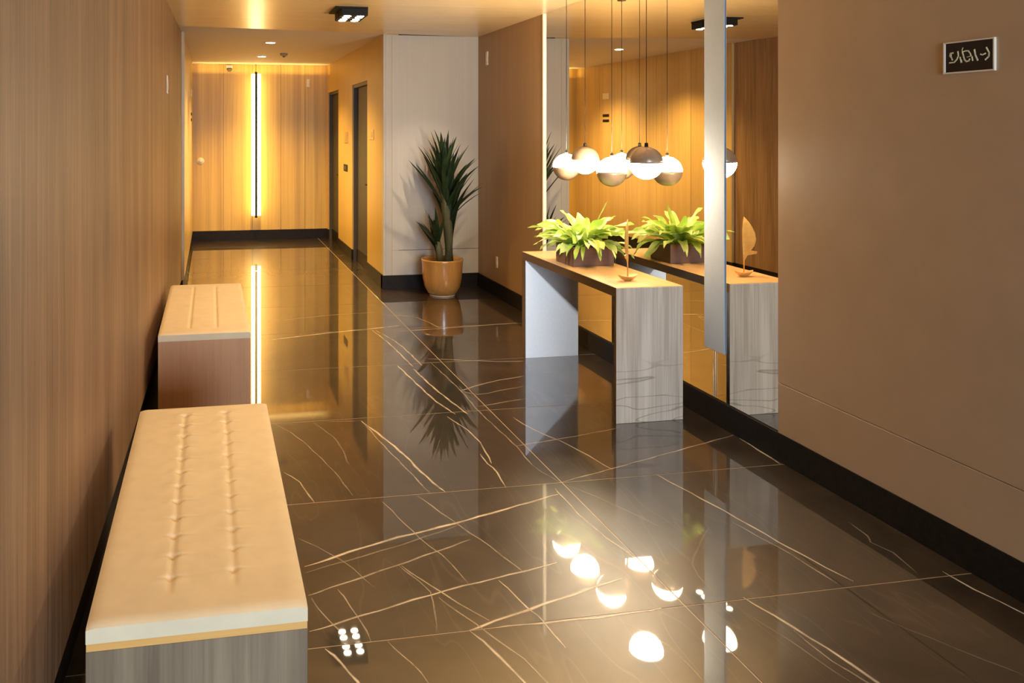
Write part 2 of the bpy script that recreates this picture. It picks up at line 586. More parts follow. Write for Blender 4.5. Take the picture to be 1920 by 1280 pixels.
# far wall of the corridor
wf = holder('wall_far', (0, 0, 0))
wf['label'] = 'golden wood panelled wall closing the far end of the corridor'
xs = [XL2 - 0.1, 0.19, 0.62, 1.05, 1.42, XC + 0.05]
for a, b_ in zip(xs, xs[1:]):
    m_ = (a + b_) / 2
    box('wall_panel', (a - m_ + 0.0015, 0, -1.25), (b_ - m_ - 0.0015, 0.08, 1.26), M['oak_gold'], wf, 0.001, loc=(m_, YF, 1.395))
box('skirting_board', (XL2 - 0.1, YF - 0.012, 0), (XC + 0.05, YF + 0.05, 0.14), M['skirting'], wf, 0.001)

# corridor right wall with two recessed doors
D1 = (9.66, 10.72)
D2 = (11.92, 12.97)
ZD = 2.23
wc = holder('wall_right_corridor', (0, 0, 0))
wc['label'] = 'plain golden wall with two dark recessed doors'
for a, b_ in ((YE + 0.002, D1[0]), (D1[1], D2[0]), (D2[1], YF + 0.03)):
    box('wall_panel', (XC, a, 0.14), (XC + 0.16, b_, ZD), M['oak_plain'], wc)
    box('skirting_board', (XC - 0.012, a, 0.0), (XC + 0.15, b_, 0.14), M['skirting'], wc, 0.001)
box('wall_header', (XC, YE + 0.002, ZD), (XC + 0.16, YF + 0.03, ZC + 0.02), M['oak_plain'], wc)
for n_, (a, b_) in ((1, D1), (2, D2)):
    d = holder('door_%d' % n_, (XC + 0.06, (a + b_) / 2, 0))
    d['label'] = ('nearer' if n_ == 1 else 'farther') + ' dark grey recessed door in the golden corridor wall'
    w = (b_ - a) / 2
    box('door_leaf', (0, -w + 0.04, 0.15), (0.04, w - 0.04, ZD - 0.04), M['door_grey'], d, 0.002)
    boxes('door_frame', [((-0.045, -w, 0), (0.05, -w + 0.04, ZD)), ((-0.045, w - 0.04, 0), (0.05, w, ZD)), ((-0.045, -w + 0.04, ZD - 0.04), (0.05, w - 0.04, ZD))], M['door_frame'], d)
    box('kick_plate', (-0.01, -w + 0.04, 0.004), (0.04, w - 0.04, 0.15), M['skirting'], d)
    bm = bmesh.new()
    add_tube(bm, [(0, -w + 0.10, 1.02), (-0.045, -w + 0.10, 1.02), (-0.045, -w + 0.21, 1.02)], 0.009)
    link('door_handle', to_mesh('door_handle', bm), M['black'], d, smooth=True)

# white wall at the end of the lobby: pilaster strip, low panel and tall panel
we = holder('wall_end', (0, 0, 0))
we['label'] = 'grey white panelled wall behind the potted plant'
for lo, hi in (((XC - 0.001, 0.14), (1.792, ZC)), ((1.795, 0.14), (1.858, ZC)), ((1.862, 0.14), (XR, 0.398)), ((1.862, 0.402), (XR, ZC))):
    mx_, mz_ = (lo[0] + hi[0]) / 2, (lo[1] + hi[1]) / 2
    box('wall_panel', (lo[0] - mx_, 0, lo[1] - mz_), (hi[0] - mx_, 0.09, hi[1] - mz_), M['white_panel'], we, 0.0012, loc=(mx_, YE, mz_))
box('skirting_board', (XC - 0.012, YE - 0.012, 0), (XR, YE + 0.08, 0.14), M['skirting'], we, 0.001)

# right wall: brown laminate beyond the mirror, taupe panels on the near side
YM0, YM1 = 3.815, 6.87
wr = holder('wall_right', (0, 0, 0))
wr['label'] = 'brown laminate wall between the mirror and the white wall'
box('wall_panel', (XR, YM1 + 0.03, 0.14), (XR + 0.15, YE, ZC), M['veneer_right'], wr, 0.001)
box('wall_backing', (XR + 0.012, -1.7, 0), (XR + 0.15, YM1 + 0.03, ZC + 0.02), M['skirting'], wr)
box('skirting_board', (XR - 0.012, -1.7, 0.0), (XR + 0.14, YE, 0.14), M['skirting'], wr, 0.001)
wr2 = holder('wall_right_near', (0, 0, 0))
wr2['label'] = 'taupe satin wall panels in the right foreground'
for z0, z1 in ((0.142, 0.390), (0.393, ZC)):
    box('wall_panel', (XR - 0.012, -1.7, z0), (XR + 0.012, YM0, z1), M['panel_near'], wr2, 0.001)

# entrance wall behind the camera with its wide glazed opening
wb = holder('wall_back', (0, 0, 0))
wb['label'] = 'entrance wall behind the viewer'
boxes('wall_panel', [((-0.7, -1.8, 0), (-0.35, -1.7, ZC)), ((2.75, -1.8, 0), (3.1, -1.7, ZC)), ((-0.35, -1.8, 2.45), (2.75, -1.7, ZC))], M['panel_near'], wb)

# ---------------------------------------------------------------- mirror, its cream edge and the pale upright strip
mir = thing('wall_mirror', 'tall wall mirror from skirting to ceiling behind the console table', 'mirror', (XR, 5.34, 0.14))
box('mirror_glass', (0.0, YM0 - 5.34, 0.002), (0.010, YM1 - 5.34, ZC - 0.142), M['mirror'], mir)
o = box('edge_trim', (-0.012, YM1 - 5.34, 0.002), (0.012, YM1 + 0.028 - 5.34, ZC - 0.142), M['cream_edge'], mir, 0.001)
o['label'] = 'cream edge strip with added glow'
st = thing('upright_panel', 'pale bluish white upright strip hanging over the right part of the mirror', 'panel', (XR - 0.001, 4.375, 0.41))
box('strip_face', (-0.006, -0.098, 0), (0.0, 0.098, ZC - 0.412), M['pale_blue'], st, 0.0015)
bm = bmesh.new()
for dy in (-0.010, 0.012):
    add_tube(bm, [(-0.003, dy, 0.0), (-0.003, dy, -0.12), (-0.003, dy * 0.7, -0.262)], 0.0018, 6)
link('tie_cord', to_mesh('tie_cord', bm), M['cream'], st, smooth=True)

# ---------------------------------------------------------------- benches
M['cushion'] = flat('cream_upholstery', (0.80, 0.65, 0.42), rough=0.75, noise=0.04, nscale=14, bump=0.15)
M['bench_grey'] = wood('grey_brown_bench_veneer', (0.13, 0.085, 0.046), (0.34, 0.245, 0.145), scale=(11, 11, 0.8), fine=(90, 90, 2), rough=0.5, bump=0.2)
M['bench_pink'] = wood('rosy_bench_veneer', (0.48, 0.23, 0.10), (0.66, 0.35, 0.165), scale=(10, 10, 0.7), fine=(90, 90, 2), rough=0.5, bump=0.15)
M['amber_wood'] = wood('amber_wood_edge', (0.72, 0.36, 0.09), (0.85, 0.47, 0.14), scale=(0.8, 20, 20), fine=(3, 90, 90), rough=0.4, bump=0.0)


def cushion_mesh(w, l, t, edge, tufts=(), seams=(), nx=64, ny=150):
    """upholstered pad: crowned top with rounded rim, optional tufts and channel seams"""
    bm = bmesh.new()
    top = []
    for j in range(ny + 1):
        row = []
        y = l * j / ny
        for i in range(nx + 1):
            x = -w / 2 + w * i / nx
            ex, ey = min(x + w / 2, w / 2 - x), min(y, l - y)
            e = 1.0
            for d in (ex, ey):
                if d < edge:
                    q = 1 - d / edge
                    e *= math.sqrt(max(0.0, 1 - q * q * 0.62))
            z = t * (0.55 + 0.45 * e)
            for sx, depth, sig in seams:
                fade = min(1, max(0, ey - 0.10) / 0.06)
                z -= depth * math.exp(-((x - sx) / sig) ** 2) * fade
            for tx, ty, depth in tufts:
                dx, dy = x - tx, y - ty
                z -= depth * math.exp(-(dx / 0.010) ** 2 - (dy / 0.011) ** 2)
                z -= depth * 0.50 * math.exp(-(abs(dx) / 0.026) - (dy / 0.006) ** 2) * (1 if dx > 0 else 0.6)
                z += depth * 0.20 * math.exp(-((abs(dx) - 0.028) / 0.018) ** 2 - (dy / 0.03) ** 2)
            row.append(bm.verts.new((x, y, z)))
        top.append(row)
    for j in range(ny):
        for i in range(nx):
            bm.faces.new((top[j][i], top[j][i + 1], top[j + 1][i + 1], top[j + 1][i]))
    rim = [top[0][i] for i in range(nx + 1)] + [top[j][nx] for j in range(1, ny + 1)] + [top[ny][i] for i in range(nx - 1, -1, -1)] + [top[j][0] for j in range(ny - 1, 0, -1)]
    low = [bm.verts.new((v.co.x, v.co.y, 0)) for v in rim]
    for k in range(len(rim)):
        bm.faces.new((rim[k], low[k], low[(k + 1) % len(rim)], rim[(k + 1) % len(rim)]))
    bm.faces.new(low)
    return to_mesh('cushion', bm)


def bench(label, x, y, body_mat, cushion, strip=True):
    b = thing('upholstered_bench', label, 'bench', (x, y, 0), 'benches along the left wall')
    w, l = 0.525, 1.60
    zb = 0.422 if strip else 0.440
    box('bench_body', (-w / 2, 0.018, 0.0), (w / 2, l, zb), body_mat, b, 0.0015)
    box('end_panel', (-w / 2, 0, 0.002), (w / 2, 0.0175, zb), body_mat, b, 0.0015)
    if strip:
        o_ = box('wood_strip', (-w / 2 + 0.001, 0.001, zb), (w / 2 - 0.001, l - 0.001, zb + 0.018), M['amber_wood'], b)
        o_['label'] = 'amber wood strip under the cushion'
    c = link('cushion', cushion, M['cushion'], b, (0, 0, 0.440), smooth=True)
    md = c.modifiers.new('edges', 'EDGE_SPLIT')
    md.split_angle = R(50)
    return b, c


tf = []
for k in range(12):
    y_ = 0.19 + k * 0.117
    dp = 0.010 + 0.010 * (k / 11) ** 2
    tf.append((-0.075 + rng.uniform(-.003, .003), y_, dp))
    tf.append((0.088 + rng.uniform(-.003, .003), y_ + 0.012, dp * 0.8))
bench('grey wooden bench with cream cushion buttoned in two rows, nearest the viewer', -0.027, 2.10,
      M['bench_grey'], cushion_mesh(0.525, 1.60, 0.044, 0.035, tf, ((-0.075, 0.006, 0.008), (0.088, 0.005, 0.008)), 90, 260))
b2, c2 = bench('rosy brown wooden bench with smooth cream cushion in three long channels, farther back', -0.034, 5.03,
               M['bench_pink'], cushion_mesh(0.525, 1.60, 0.044, 0.025, (), ((-0.088, 0.008, 0.007), (0.070, 0.008, 0.007)), 80, 80), strip=False)

# ---------------------------------------------------------------- console table
M['console_white'] = wood('whitewashed_wood_panel', (0.50, 0.375, 0.265), (0.82, 0.67, 0.51), scale=(22, 22, 0.8), fine=(120, 120, 2.5), rough=0.42, bump=0.12, contrast=(0.32, 0.6))
# dark figure lines that run across the lower part of the whitewashed boards
nt = M['console_white'].node_tree
tc = nt.nodes.new('ShaderNodeTexCoord')
mp = nt.nodes.new('ShaderNodeMapping')
mp.inputs['Scale'].default_value = (1.6, 1.6, 9.0)
mp.inputs['Rotation'].default_value = (0, R(4), 0)
nn = nt.nodes.new('ShaderNodeTexNoise')
nn.inputs['Scale'].default_value = 1.5
nn.inputs['Detail'].default_value = 1.0
mr = nt.nodes.new('ShaderNodeMath'); mr.operation = 'SUBTRACT'; mr.inputs[1].default_value = 0.5
ma = nt.nodes.new('ShaderNodeMath'); ma.operation = 'ABSOLUTE'
rg = nt.nodes.new('ShaderNodeMapRange')
rg.inputs['From Min'].default_value = 0.004; rg.inputs['From Max'].default_value = 0.022
rg.inputs['To Min'].default_value = 0.55; rg.inputs['To Max'].default_value = 0.0
sz = nt.nodes.new('ShaderNodeSeparateXYZ')
zr = nt.nodes.new('ShaderNodeMapRange')
zr.inputs['From Min'].default_value = 0.28; zr.inputs['From Max'].default_value = 0.36
zr.inputs['To Min'].default_value = 1.0; zr.inputs['To Max'].default_value = 0.0
mm = nt.nodes.new('ShaderNodeMath'); mm.operation = 'MULTIPLY'
mxc = nt.nodes.new('ShaderNodeMix'); mxc.data_type = 'RGBA'
mxc.inputs[7].default_value = (0.22, 0.16, 0.11, 1)
pb = nt.nodes['Principled BSDF']
src = pb.inputs['Base Color'].links[0].from_socket
for a_, b_ in ((tc.outputs['Object'], mp.inputs[0]), (mp.outputs[0], nn.inputs['Vector']), (nn.outputs['Fac'], mr.inputs[0]), (mr.outputs[0], ma.inputs[0]), (ma.outputs[0], rg.inputs['Value']), (tc.outputs['Object'], sz.inputs[0]), (sz.outputs[2], zr.inputs['Value']), (rg.outputs[0], mm.inputs[0]), (zr.outputs[0], mm.inputs[1]), (mm.outputs[0], mxc.inputs[0]), (src, mxc.inputs[6]), (mxc.outputs[2], pb.inputs['Base Color'])):
    nt.links.new(a_, b_)
M['console_inner'] = flat('white_lacquer', (0.86, 0.87, 0.88), rough=0.4, noise=0.02)
M['console_top'] = wood('orange_oak_top', (0.60, 0.32, 0.12), (0.78, 0.47, 0.20), scale=(14, 0.8, 14), fine=(90, 2.5, 90), rough=0.35, bump=0.06, coat=0.2)
M['edge_brown'] = wood('dark_brown_edge', (0.055, 0.026, 0.011), (0.095, 0.046, 0.02), scale=(8, 0.6, 8), fine=(60, 2, 60), rough=0.45, bump=0.05)
cx0, cx1, cy0, cy1, cz = 2.242, 2.652, 4.46, 5.94, 0.765
tb = thing('console_table', 'waterfall console table with orange wood top against the mirror', 'table', (2.447, 5.20, 0))


def cbox(name, lo, hi, m, lab=None, bev=0.0008):
    o_ = box(name, (lo[0] - 2.447, lo[1] - 5.20, lo[2]), (hi[0] - 2.447, hi[1] - 5.20, hi[2]), m, tb, bev)
    if lab:
        o_['label'] = lab
    return o_


cbox('tabletop', (cx0 + 0.003, cy0 + 0.004, cz - 0.052), (cx1, cy1, cz), M['console_top'])
cbox('leg', (cx0 + 0.003, cy0 + 0.005, 0.0), (cx1, cy0 + 0.034, cz - 0.0525), M['console_inner'], 'panel leg nearest the viewer')
cbox('leg', (cx0 + 0.003, cy1 - 0.065, 0.0), (cx1, cy1, cz - 0.0525), M['console_inner'], 'white panel leg at the far end')
cbox('end_veneer', (cx0, cy0, 0.001), (cx1, cy0 + 0.0045, cz - 0.003), M['console_white'], 'whitewashed end face with streaky grain')
cbox('edge_band', (cx0, cy0 + 0.0046, cz - 0.0535), (cx0 + 0.0028, cy1, cz - 0.001), M['edge_brown'], 'dark brown front edge')
cbox('edge_band', (cx0, cy0 + 0.0046, 0.001), (cx0 + 0.0028, cy0 + 0.034, cz - 0.054), M['edge_brown'], 'dark brown front edge')
cbox('edge_band', (cx0, cy1 - 0.065, 0.001), (cx0 + 0.0028, cy1, cz - 0.054), M['edge_brown'], 'dark brown front edge')

# ---------------------------------------------------------------- fern in its box planter
M['planter'] = wood('dark_brown_planter_wood', (0.085, 0.040, 0.024), (0.15, 0.072, 0.042), scale=(1.0, 1.0, 12), fine=(3, 3, 70), rough=0.45, bump=0.1)
M['soil'] = flat('dark_soil', (0.03, 0.02, 0.012), rough=0.95, noise=0.5, nscale=120, bump=0.6)


def leaf_mat(name, c0, c1, rough=0.4, trans=0.25):
    m, nt, b = mat(name)
    L = nt.links.new
    tc = nt.nodes.new('ShaderNodeTexCoord')
    oi = nt.nodes.new('ShaderNodeObjectInfo')
    n = nt.nodes.new('ShaderNodeTexNoise')
    n.inputs['Scale'].default_value = 9
    n.inputs['Detail'].default_value = 3
    L(tc.outputs['Object'], n.inputs['Vector'])
    ad = nt.nodes.new('ShaderNodeMath'); ad.operation = 'ADD'
    sb = nt.nodes.new('ShaderNodeMath'); sb.operation = 'MULTIPLY_ADD'
    sb.inputs[1].default_value = 0.5
    sb.inputs[2].default_value = -0.25
    L(oi.outputs['Random'], sb.inputs[0])
    L(n.outputs['Fac'], ad.inputs[0]); L(sb.outputs[0], ad.inputs[1])
    r = nt.nodes.new('ShaderNodeValToRGB')
    r.color_ramp.elements[0].position = 0.25
    r.color_ramp.elements[0].color = (*c0, 1)
    r.color_ramp.elements[1].position = 0.75
    r.color_ramp.elements[1].color = (*c1, 1)
    L(ad.outputs[0], r.inputs['Fac'])
    L(r.outputs['Color'], b.inputs['Base Color'])
    b.inputs['Roughness'].default_value = rough
    tr = nt.nodes.new('ShaderNodeBsdfTranslucent')
    L(r.outputs['Color'], tr.inputs['Color'])
    ms = nt.nodes.new('ShaderNodeMixShader')
    ms.inputs[0].default_value = trans
    out = nt.nodes['Material Output']
    L(b.outputs[0], ms.inputs[1]); L(tr.outputs[0], ms.inputs[2])
    L(ms.outputs[0], out.inputs['Surface'])
    return m


M['fern'] = leaf_mat('bright_green_fern_leaf', (0.36, 0.54, 0.07), (0.78, 0.84, 0.25), 0.35, 0.35)
M['yucca'] = leaf_mat('dark_green_yucca_leaf', (0.008, 0.020, 0.007), (0.028, 0.055, 0.016), 0.45, 0.08)


def strap_leaf(length, width, pitch0, droop, wave=0.0, fold=0.25, twist=0.0, n=12, base=0.35, peak=0.45, tip_pow=1.0, seed=0):
    """a leaf growing from the origin along +x: starts at pitch0 and bends down by droop"""
    r_ = random.Random(seed)
    bm = bmesh.new()
    rows = []
    x = z = 0.0
    ph = r_.uniform(0, 6)
    for i in range(n + 1):
        t = i / n
        if t <= peak:
            w = base + (1 - base) * math.sin(t / peak * math.pi / 2)
        else:
            w = math.cos((t - peak) / (1 - peak) * math.pi / 2) ** tip_pow
        w = max(w, 0.03) * width / 2
        p = pitch0 - droop * t ** 1.2
        tw = twist * t
        across = Vector((0, math.cos(tw), math.sin(tw)))
        nrm = Vector((-math.sin(p), 0, math.cos(p)))
        row = []
        for k in (-1, -0.5, 0, 0.5, 1):
            wv = wave * math.sin(ph + t * 11 + (2.0 if k > 0 else 0)) * abs(k) * (1 if 0.05 < t < 0.97 else 0)
            c = Vector((x, 0, z)) + across * (k * w) + nrm * (abs(k) * w * fold + wv)
            row.append(bm.verts.new(c))
        rows.append(row)
        x += math.cos(p) * length / n
        z += math.sin(p) * length / n
    for a, b in zip(rows, rows[1:]):
        for k in range(4):
            bm.faces.new((a[k], a[k + 1], b[k + 1], b[k]))
    me_ = bpy.data.meshes.new('leaf')
    bm.normal_update()
    bm.to_mesh(me_)
    bm.free()
    for p in me_.polygons:
        p.use_smooth = True
    return me_


px, py = 2.452, 5.335          # centre of the planter on the console
fp = thing('potted_fern', 'bright yellow-green fern in a dark brown box planter on the console', 'plant', (px, py, 0.765), rotz=R(1))
pw, pd, ph_ = 0.143, 0.135, 0.128
pl = bmesh.new()
for lo, hi in (((-pw, -pd, 0), (pw, -pd + 0.012, ph_)), ((-pw, pd - 0.012, 0), (pw, pd, ph_)), ((-pw, -pd + 0.012, 0), (-pw + 0.012, pd - 0.012, ph_)), ((pw - 0.012, -pd + 0.012, 0), (pw, pd - 0.012, ph_)), ((-pw + 0.012, -pd + 0.012, 0), (pw - 0.012, pd - 0.012, 0.012))):
    add_box(pl, lo, hi, 0.001)
link('planter_box', to_mesh('planter_box', pl), M['planter'], fp)
box('soil', (-pw + 0.012, -pd + 0.012, 0.012), (pw - 0.012, pd - 0.012, ph_ - 0.015), M['soil'], fp)
lr = random.Random(21)


def fern_leaf(az, length, width, pitch, droop, wave=0.008, twist=0.0, r0=0.03, z0=None):
    me_ = strap_leaf(length, width, R(pitch), R(droop), wave, 0.22, R(twist), seed=lr.randint(0, 9999), base=0.30, peak=0.55, tip_pow=0.8)
    a = R(az)
    link('leaf', me_, M['fern'], fp, (r0 * math.cos(a), r0 * math.sin(a), z0 if z0 is not None else ph_ - 0.02), (0, 0, a))


# inner upright leaves, middle leaves, arching outer leaves
for k in range(16):
    fern_leaf(k * 137.5 + lr.uniform(-12, 12), lr.uniform(0.24, 0.32), lr.uniform(0.055, 0.080), lr.uniform(55, 80), lr.uniform(40, 85), 0.012, lr.uniform(-40, 40), 0.02)
for k in range(22):
    fern_leaf(k * 360 / 22 + lr.uniform(-9, 9), lr.uniform(0.26, 0.36), lr.uniform(0.060, 0.095), lr.uniform(36, 58), lr.uniform(50, 90), 0.013, lr.uniform(-50, 50), 0.04)
for k in range(18):
    fern_leaf(k * 360 / 18 + 14 + lr.uniform(-9, 9), lr.uniform(0.22, 0.31), lr.uniform(0.040, 0.065), lr.uniform(18, 42), lr.uniform(70, 105), 0.010, lr.uniform(-50, 50), 0.06)
fern_leaf(172, 0.40, 0.050, 46, 62, 0.006, 25)          # long leaves reaching past the front edge
fern_leaf(190, 0.37, 0.050, 34, 50, 0.006, -15)
fern_leaf(-25, 0.33, 0.045, 74, 12, 0.004, 35, 0.03)
fern_leaf(-40, 0.36, 0.075, 55, 62, 0.010, 15)
fern_leaf(-72, 0.36, 0.085, 48, 72, 0.010, -35)
fern_leaf(-100, 0.33, 0.060, 40, 95, 0.010, 25)
for az in (-140, -118, -92, -70, -160):                # thin curling leaves hanging over the front of the box
    fern_leaf(az, lr.uniform(0.19, 0.22), 0.028, lr.uniform(28, 40), lr.uniform(115, 130), 0.004, lr.uniform(-20, 20), 0.10)

# ---------------------------------------------------------------- feather ornament
M['gold_wood'] = flat('gilded_wood', (0.72, 0.42, 0.12), rough=0.35, metal=0.35, noise=0.12, nscale=25)
fe = thing('feather_ornament', 'slender gilded feather standing on a boat-shaped base at the near end of the console', 'ornament', (2.419, 4.669, 0.765), rotz=R(230))
# boat base: a half-moon hull, curved keel below and flat deck above
bm = bmesh.new()
hull = []
for i in range(13):
    s_ = -1 + 2 * i / 12
    hw = 0.024 * math.sqrt(max(0.0, 1 - s_ * s_)) + 0.002
    zt = 0.026 + 0.012 * s_ * s_
    zb_ = 0.0 + 0.034 * abs(s_) ** 2.4
    x_ = 0.062 * s_
    hull.append([bm.verts.new((x_, -hw, zt)), bm.verts.new((x_, -hw * 0.6, (zt + zb_) / 2)), bm.verts.new((x_, -hw * 0.2, zb_)), bm.verts.new((x_, hw * 0.2, zb_)), bm.verts.new((x_, hw * 0.6, (zt + zb_) / 2)), bm.verts.new((x_, hw, zt))])
for a, b in zip(hull, hull[1:]):
    for k in range(6):
        bm.faces.new((a[k], a[(k + 1) % 6], b[(k + 1) % 6], b[k]))
bm.faces.new(hull[0]); bm.faces.new(hull[-1])
hb = link('boat_base', to_mesh('boat_base', bm), M['gold_wood'], fe, rot=(0, 0, R(-230)))
tube('quill', [(0, 0, 0.015), (0, 0, 0.16), (0.002, 0, 0.34)], [0.0042, 0.004, 0.0015], M['gold_wood'], fe)
prof_l = [(0.10, 0.004), (0.14, 0.006), (0.20, 0.009), (0.28, 0.009), (0.33, 0.006), (0.362, 0.001)]
prof_r = [(0.10, 0.005), (0.130, 0.020), (0.146, 0.074), (0.158, 0.076), (0.162, 0.040), (0.19, 0.060), (0.23, 0.070), (0.27, 0.064), (0.31, 0.044), (0.34, 0.022), (0.362, 0.001)]
bm = bmesh.new()
outline = [(-w_, z_) for z_, w_ in prof_l] + [(w_, z_) for z_, w_ in reversed(prof_r)]
fr = [bm.verts.new((x_, -0.003, z_)) for x_, z_ in outline]
bk = [bm.verts.new((x_, 0.003, z_)) for x_, z_ in outline]
bm.faces.new(fr); bm.faces.new(bk)
for k in range(len(fr)):
    bm.faces.new((fr[k], fr[(k + 1) % len(fr)], bk[(k + 1) % len(fr)], bk[k]))
link('vane', to_mesh('vane', bm), M['gold_wood'], fe)

# ---------------------------------------------------------------- yucca in an amber pot
M['pot'] = wood('amber_glazed_pot', (0.42, 0.19, 0.045), (0.62, 0.31, 0.085), scale=(9, 9, 1.2), fine=(60, 60, 3), rough=0.22, coat=0.6, bump=0.03)
M['pot_foot'] = flat('pale_pot_foot', (0.62, 0.50, 0.36), rough=0.4)
M['trunk'] = wood('green_brown_yucca_stem', (0.045, 0.050, 0.020), (0.12, 0.11, 0.045), scale=(14, 14, 2), fine=(60, 60, 20), rough=0.7, bump=0.5)
yu = thing('potted_yucca', 'tall dark green yucca in a round amber pot before the white wall', 'plant', (2.288, 8.30, 0))
lathe('pot_foot', [(0.0, 0.0), (0.128, 0.0), (0.130, 0.012), (0.0, 0.012)], M['pot_foot'], yu, 40)
lathe('pot', [(0.0, 0.0125), (0.128, 0.0125), (0.150, 0.03), (0.180, 0.09), (0.198, 0.18), (0.203, 0.27), (0.207, 0.335), (0.211, 0.350), (0.212, 0.366), (0.202, 0.368), (0.197, 0.34), (0.19, 0.315), (0.0, 0.315)], M['pot'], yu, 48)
lathe('soil', [(0.0, 0.316), (0.189, 0.316), (0.188, 0.322), (0.10, 0.334), (0.0, 0.338)], M['soil'], yu, 32)
tube('stem', [(0.07, 0, 0.32), (0.068, 0.005, 0.55), (0.045, 0.0, 0.85), (0.02, 0.0, 1.10), (0.01, 0, 1.30)], [0.048, 0.044, 0.052, 0.045, 0.025], M['trunk'], yu, 14)
tube('stem', [(-0.03, 0.0, 0.32), (-0.035, -0.01, 0.45), (-0.055, -0.01, 0.56)], [0.036, 0.034, 0.026], M['trunk'], yu, 12)
yv = []
for k in range(8):
    yv.append(strap_leaf(1.0, (0.090, 0.105, 0.085, 0.098)[k % 4], 0.0, R((10, 16, 24, 30, 13, 20, 8, 27)[k]), 0.0, 0.35, R((-20, 15, 0, 30, -10, 5, 20, -25)[k]), 10, 0.65, 0.35, 0.85, k))
yr = random.Random(5)


def yucca_leaf(base, az, pitch, length, kind=None):
    k = yr.randrange(8) if kind is None else kind
    o_ = bpy.data.objects.new('leaf', yv[k])
    if not yv[k].materials:
        yv[k].materials.append(M['yucca'])
    o_.location = base
    o_.rotation_euler = (0, -R(pitch), R(az))
    o_.scale = (length, 0.62 * 1.0 * (0.8 + 0.4 * length), length)
    COL.objects.link(o_)
    o_.parent = yu


for k in range(44):                               # main crown, a fan opening upwards
    t = k / 43
    zb_ = 0.84 + 0.38 * t
    xb = 0.045 - 0.035 * t
    az = k * 137.5 + yr.uniform(-10, 10)
    pitch = 56 + 31 * t ** 1.1 + yr.uniform(-6, 6)
    ln = 0.60 - 0.18 * t + yr.uniform(-0.05, 0.05)
    # leaves towards the walls are shorter than those with room to spread
    if math.cos(R(az)) * math.cos(R(pitch)) * ln > 0.30 or math.sin(R(az)) * math.cos(R(pitch)) * ln > 0.28:
        ln *= 0.8
    yucca_leaf((xb + 0.02 * math.cos(R(az)), 0.02 * math.sin(R(az)), zb_), az, pitch, ln)
for k in range(13):                               # lower right tuft
    az = -75 + k * 11 + yr.uniform(-8, 8)
    yucca_leaf((0.075, 0, 0.66 + 0.016 * k), az, 56 + yr.uniform(-4, 20), yr.uniform(0.42, 0.54))
for k in range(8):                                # leaves sheathing the stem
    az = k * 47 + yr.uniform(-10, 10)
    yucca_leaf((0.07 + 0.03 * math.cos(R(az)), 0.03 * math.sin(R(az)), 0.52 + 0.04 * k), az, yr.uniform(78, 86), yr.uniform(0.40, 0.50))
for k in range(14):                               # small left rosette
    az = 180 + (k - 7) * 15 + yr.uniform(-8, 8)
    yucca_leaf((-0.05, -0.01, 0.40 + 0.009 * k), az, 50 + (k % 4) * 10 + yr.uniform(-5, 5), yr.uniform(0.32, 0.45))

# ---------------------------------------------------------------- globe pendants over the console
M['opal_lit'] = flat('lit_opal_glass', (0.9, 0.85, 0.75), rough=0.3, emit=(1.0, 0.80, 0.54), estr=56.0)
M['opal_up'] = flat('lit_opal_glass_bright', (0.9, 0.85, 0.75), rough=0.3, emit=(1.0, 0.78, 0.50), estr=165.0)
M['globe_cap'] = flat('champagne_cap', (0.40, 0.29, 0.20), rough=0.3, metal=0.35)
M['canopy_metal'] = flat('bronze_canopy_metal', (0.10, 0.07, 0.05), rough=0.35, metal=0.6)


def pendant(label, x, y, z, lit_up, canopy):
    p = thing('pendant_lamp', label, 'lamp', (x, y, z), 'globe pendants over the console')
    r_ = 0.098

    def half(sgn):
        return [(0, 0)] + [(r_ * math.cos(a), sgn * r_ * math.sin(a)) for a in [math.pi / 2 * k / 10 for k in range(11)]]
    lathe('lit_shade', half(1 if lit_up else -1), M['opal_up'] if lit_up else M['opal_lit'], p, 32)
    lathe('globe_cap', half(-1 if lit_up else 1), M['globe_cap'], p, 32)
    lathe('stem_cap', [(0, r_ - 0.002), (0.012, r_ - 0.002), (0.010, r_ + 0.022), (0, r_ + 0.024)], M['black'], p, 12)
    tube('cord', [(0, 0, r_ + 0.02), (0, 0, ZC - z - 0.01)], 0.0022, M['black'], p, 6)
    lathe('canopy', [(0, ZC - z), (0.032, ZC - z), (0.032, ZC - z - canopy), (0, ZC - z - canopy)], M['canopy_metal'], p, 20, smooth=False)


pendant('globe pendant lit on its upper half, farthest from the viewer', 2.58, 5.922, 1.382, True, 0.03)
pendant('globe pendant lit on its lower half, between the two lit above', 2.592, 5.629, 1.443, False, 0.03)
pendant('globe pendant lit on its upper half hanging over the fern, second from the viewer', 2.601, 5.239, 1.379, True, 0.03)
pendant('globe pendant lit on its lower half under a long dark canopy, nearest the viewer', 2.558, 4.705, 1.457, False, 0.21)

# ---------------------------------------------------------------- hanging line of light before the far wall
M['led'] = flat('lit_led_diffuser', (1, 0.9, 0.7), emit=(1.0, 0.72, 0.30), estr=7.0)
lb = thing('light_bar', 'tall upright light bar glowing on both sides before the far wall', 'lamp', (0.668, 12.90, 1.44))
box('profile', (-0.016, -0.05, -1.09), (0.016, 0.012, 1.09), M['black'], lb)
for s_ in (-1, 1):
    x0, x1 = sorted((s_ * 0.0165, s_ * 0.070))
    box('led_strip', (x0, -0.022, -1.06), (x1, 0.010, 1.06), M['led'], lb, 0.002)
tube('cord', [(0, 0, 1.09), (0, 0, 1.21)], 0.004, M['black'], lb, 6)
# cove light washing the ceiling edge above the far wall
light('corridor_cove', 'AREA', (0.75, YF - 0.13, 2.50), 3.0, GOLD, (R(180), 0, 0), shape='RECTANGLE', size=1.9, size_y=0.05)

